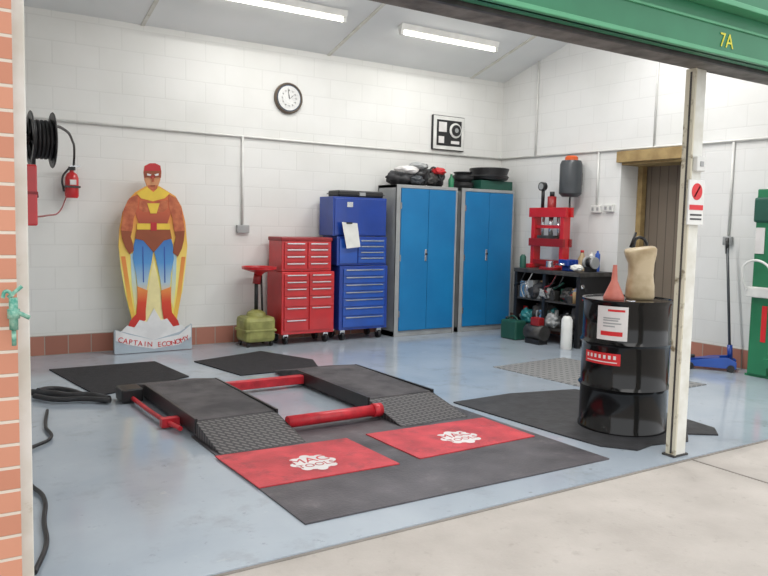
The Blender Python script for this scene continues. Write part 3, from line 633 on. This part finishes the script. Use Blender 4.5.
bb=grp('beige_bottle',(7.08,6.42,.89));lathe('body',[(0,0),(.06,0),(.065,.12),(.03,.18),(.02,.22),(0,.22)],(7.1,6.43,.891),'beige',bb,24);cyl('cap',(7.1,6.43,1.11),(7.1,6.43,1.14),.022,'red',bb)
gr=grp('bench_grinder',(6.95,6.15,.89));cyl('motor',(6.95,6.12,1.0),(6.95,6.19,1.0),.055,'black',gr);box('foot',6.88,7.02,6.12,6.19,.891,.95,'black',gr)
for i,y in enumerate((6.08,6.20)):cyl('wheel_%d'%i,(6.95,y,1.0),(6.95,y+.03,1.0),.07,'grey',gr)
# canister on wall
wt=grp('wall_reservoir',(7.15,6.70,2.05));wy=6.70
lathe('tank',[(0,1.80),(.10,1.80),(.14,1.84),(.14,2.20),(.12,2.25),(0,2.25)],(7.13,wy,0),'tank',wt,36)
lathe('cap',[(0,2.25),(.08,2.25),(.08,2.29),(.06,2.31),(0,2.31)],(7.13,wy,0),'orange',wt,30)
box('bracket',7.2,7.278,wy-.06,wy+.06,1.95,2.1,'dsteel',wt);tube('pipe',[(7.13,wy,1.80),(7.13,wy,1.7),(7.1,wy-.04,1.6)],.012,'black',wt)
# ------------------------------------------------------------ trolley jack
tj=grp('trolley_jack',(6.95,4.6,0))
def P(s,t,z):
    a=Vector((6.84,4.76,0));d=Vector((.30,-.46,0)).normalized();n=Vector((-d.y,d.x,0));v=a+d*s+n*t;v.z=z;return v
def slab(n,s0,s1,t0,t1,prof,m):
    return prism(n,[P(s,t0,z) for s,z in prof],P(0,t1,0)-P(0,t0,0),m,tj,.003)
for i,(a,b) in enumerate(((-.11,-.09),(.09,.11))):
    slab('side_%d'%i,0,.5,a,b,[(0,.03),(.0,.07),(.25,.12),(.42,.14),(.5,.10),(.5,.03)],'blueb')
slab('floor_pan',0,.5,-.09,.09,[(0,.03),(0,.05),(.5,.06),(.5,.03)],'blueb')
slab('arm',0,.4,-.05,.05,[(.02,.06),(.05,.10),(.34,.13),(.34,.07)],'blued')
cyl('saddle',P(.06,0,.10),P(.06,0,.13),.05,'black',tj)
for i,(s,t) in enumerate(((.07,-.14),(.07,.11),(.45,-.14),(.45,.11))):cyl('wheel_%d'%i,P(s,t,.035),P(s,t+.03,.035),.035,'black',tj)
cyl('handle_socket',P(.44,0,.10),P(.43,0,.26),.026,'blued',tj)
cyl('handle',P(.43,0,.22),(7.13,4.53,1.3),.014,'tank',tj);cyl('grip',(7.129,4.522,1.18),(7.13,4.533,1.34),.018,'black',tj)
# ------------------------------------------------------------ green lift post
lp=grp('green_lift_post',(7.12,4.0,0))
box('base_plate',7.0,7.26,3.55,4.18,0,.02,'green',lp)
boxes('column',[(6.98,7.24,3.95,4.15,.02,1.82)],'green',lp,.01)
box('motor_cover',6.96,7.25,3.93,4.17,1.5,1.74,'bottlegreen',lp,.02)
tube('trolley_handle',[(6.9,4.16,.85),(6.87,4.18,.95),(6.87,4.16,1.10),(6.87,3.95,1.10),(6.87,3.9,.95),(6.9,3.9,.85)],.012,'whitec',lp)
box('carriage',6.91,6.98,3.94,4.17,.78,.88,'whitec',lp,.01);boxes('arm',[(6.9,7.0,3.5,3.95,.12,.2)],'green',lp)
box('red_strip',6.975,6.98,3.98,4.03,.35,.7,'redink',lp);box('decal',6.972,6.98,4.05,4.14,1.2,1.45,'label',lp)
# ------------------------------------------------------------ light
w=bpy.data.worlds.new('world');sc.world=w;w.use_nodes=True
nt=w.node_tree;bgN=nt.nodes['Background'];bgN.inputs['Color'].default_value=(.97,.985,1,1);bgN.inputs['Strength'].default_value=1.55
sl=bpy.data.lights.new('sun','SUN');sl.energy=0.6;sl.angle=math.radians(40);sl.color=(1,.97,.92)
so=bpy.data.objects.new('sun',sl);so.rotation_euler=(math.radians(38),0,math.radians(-25));COL.objects.link(so)
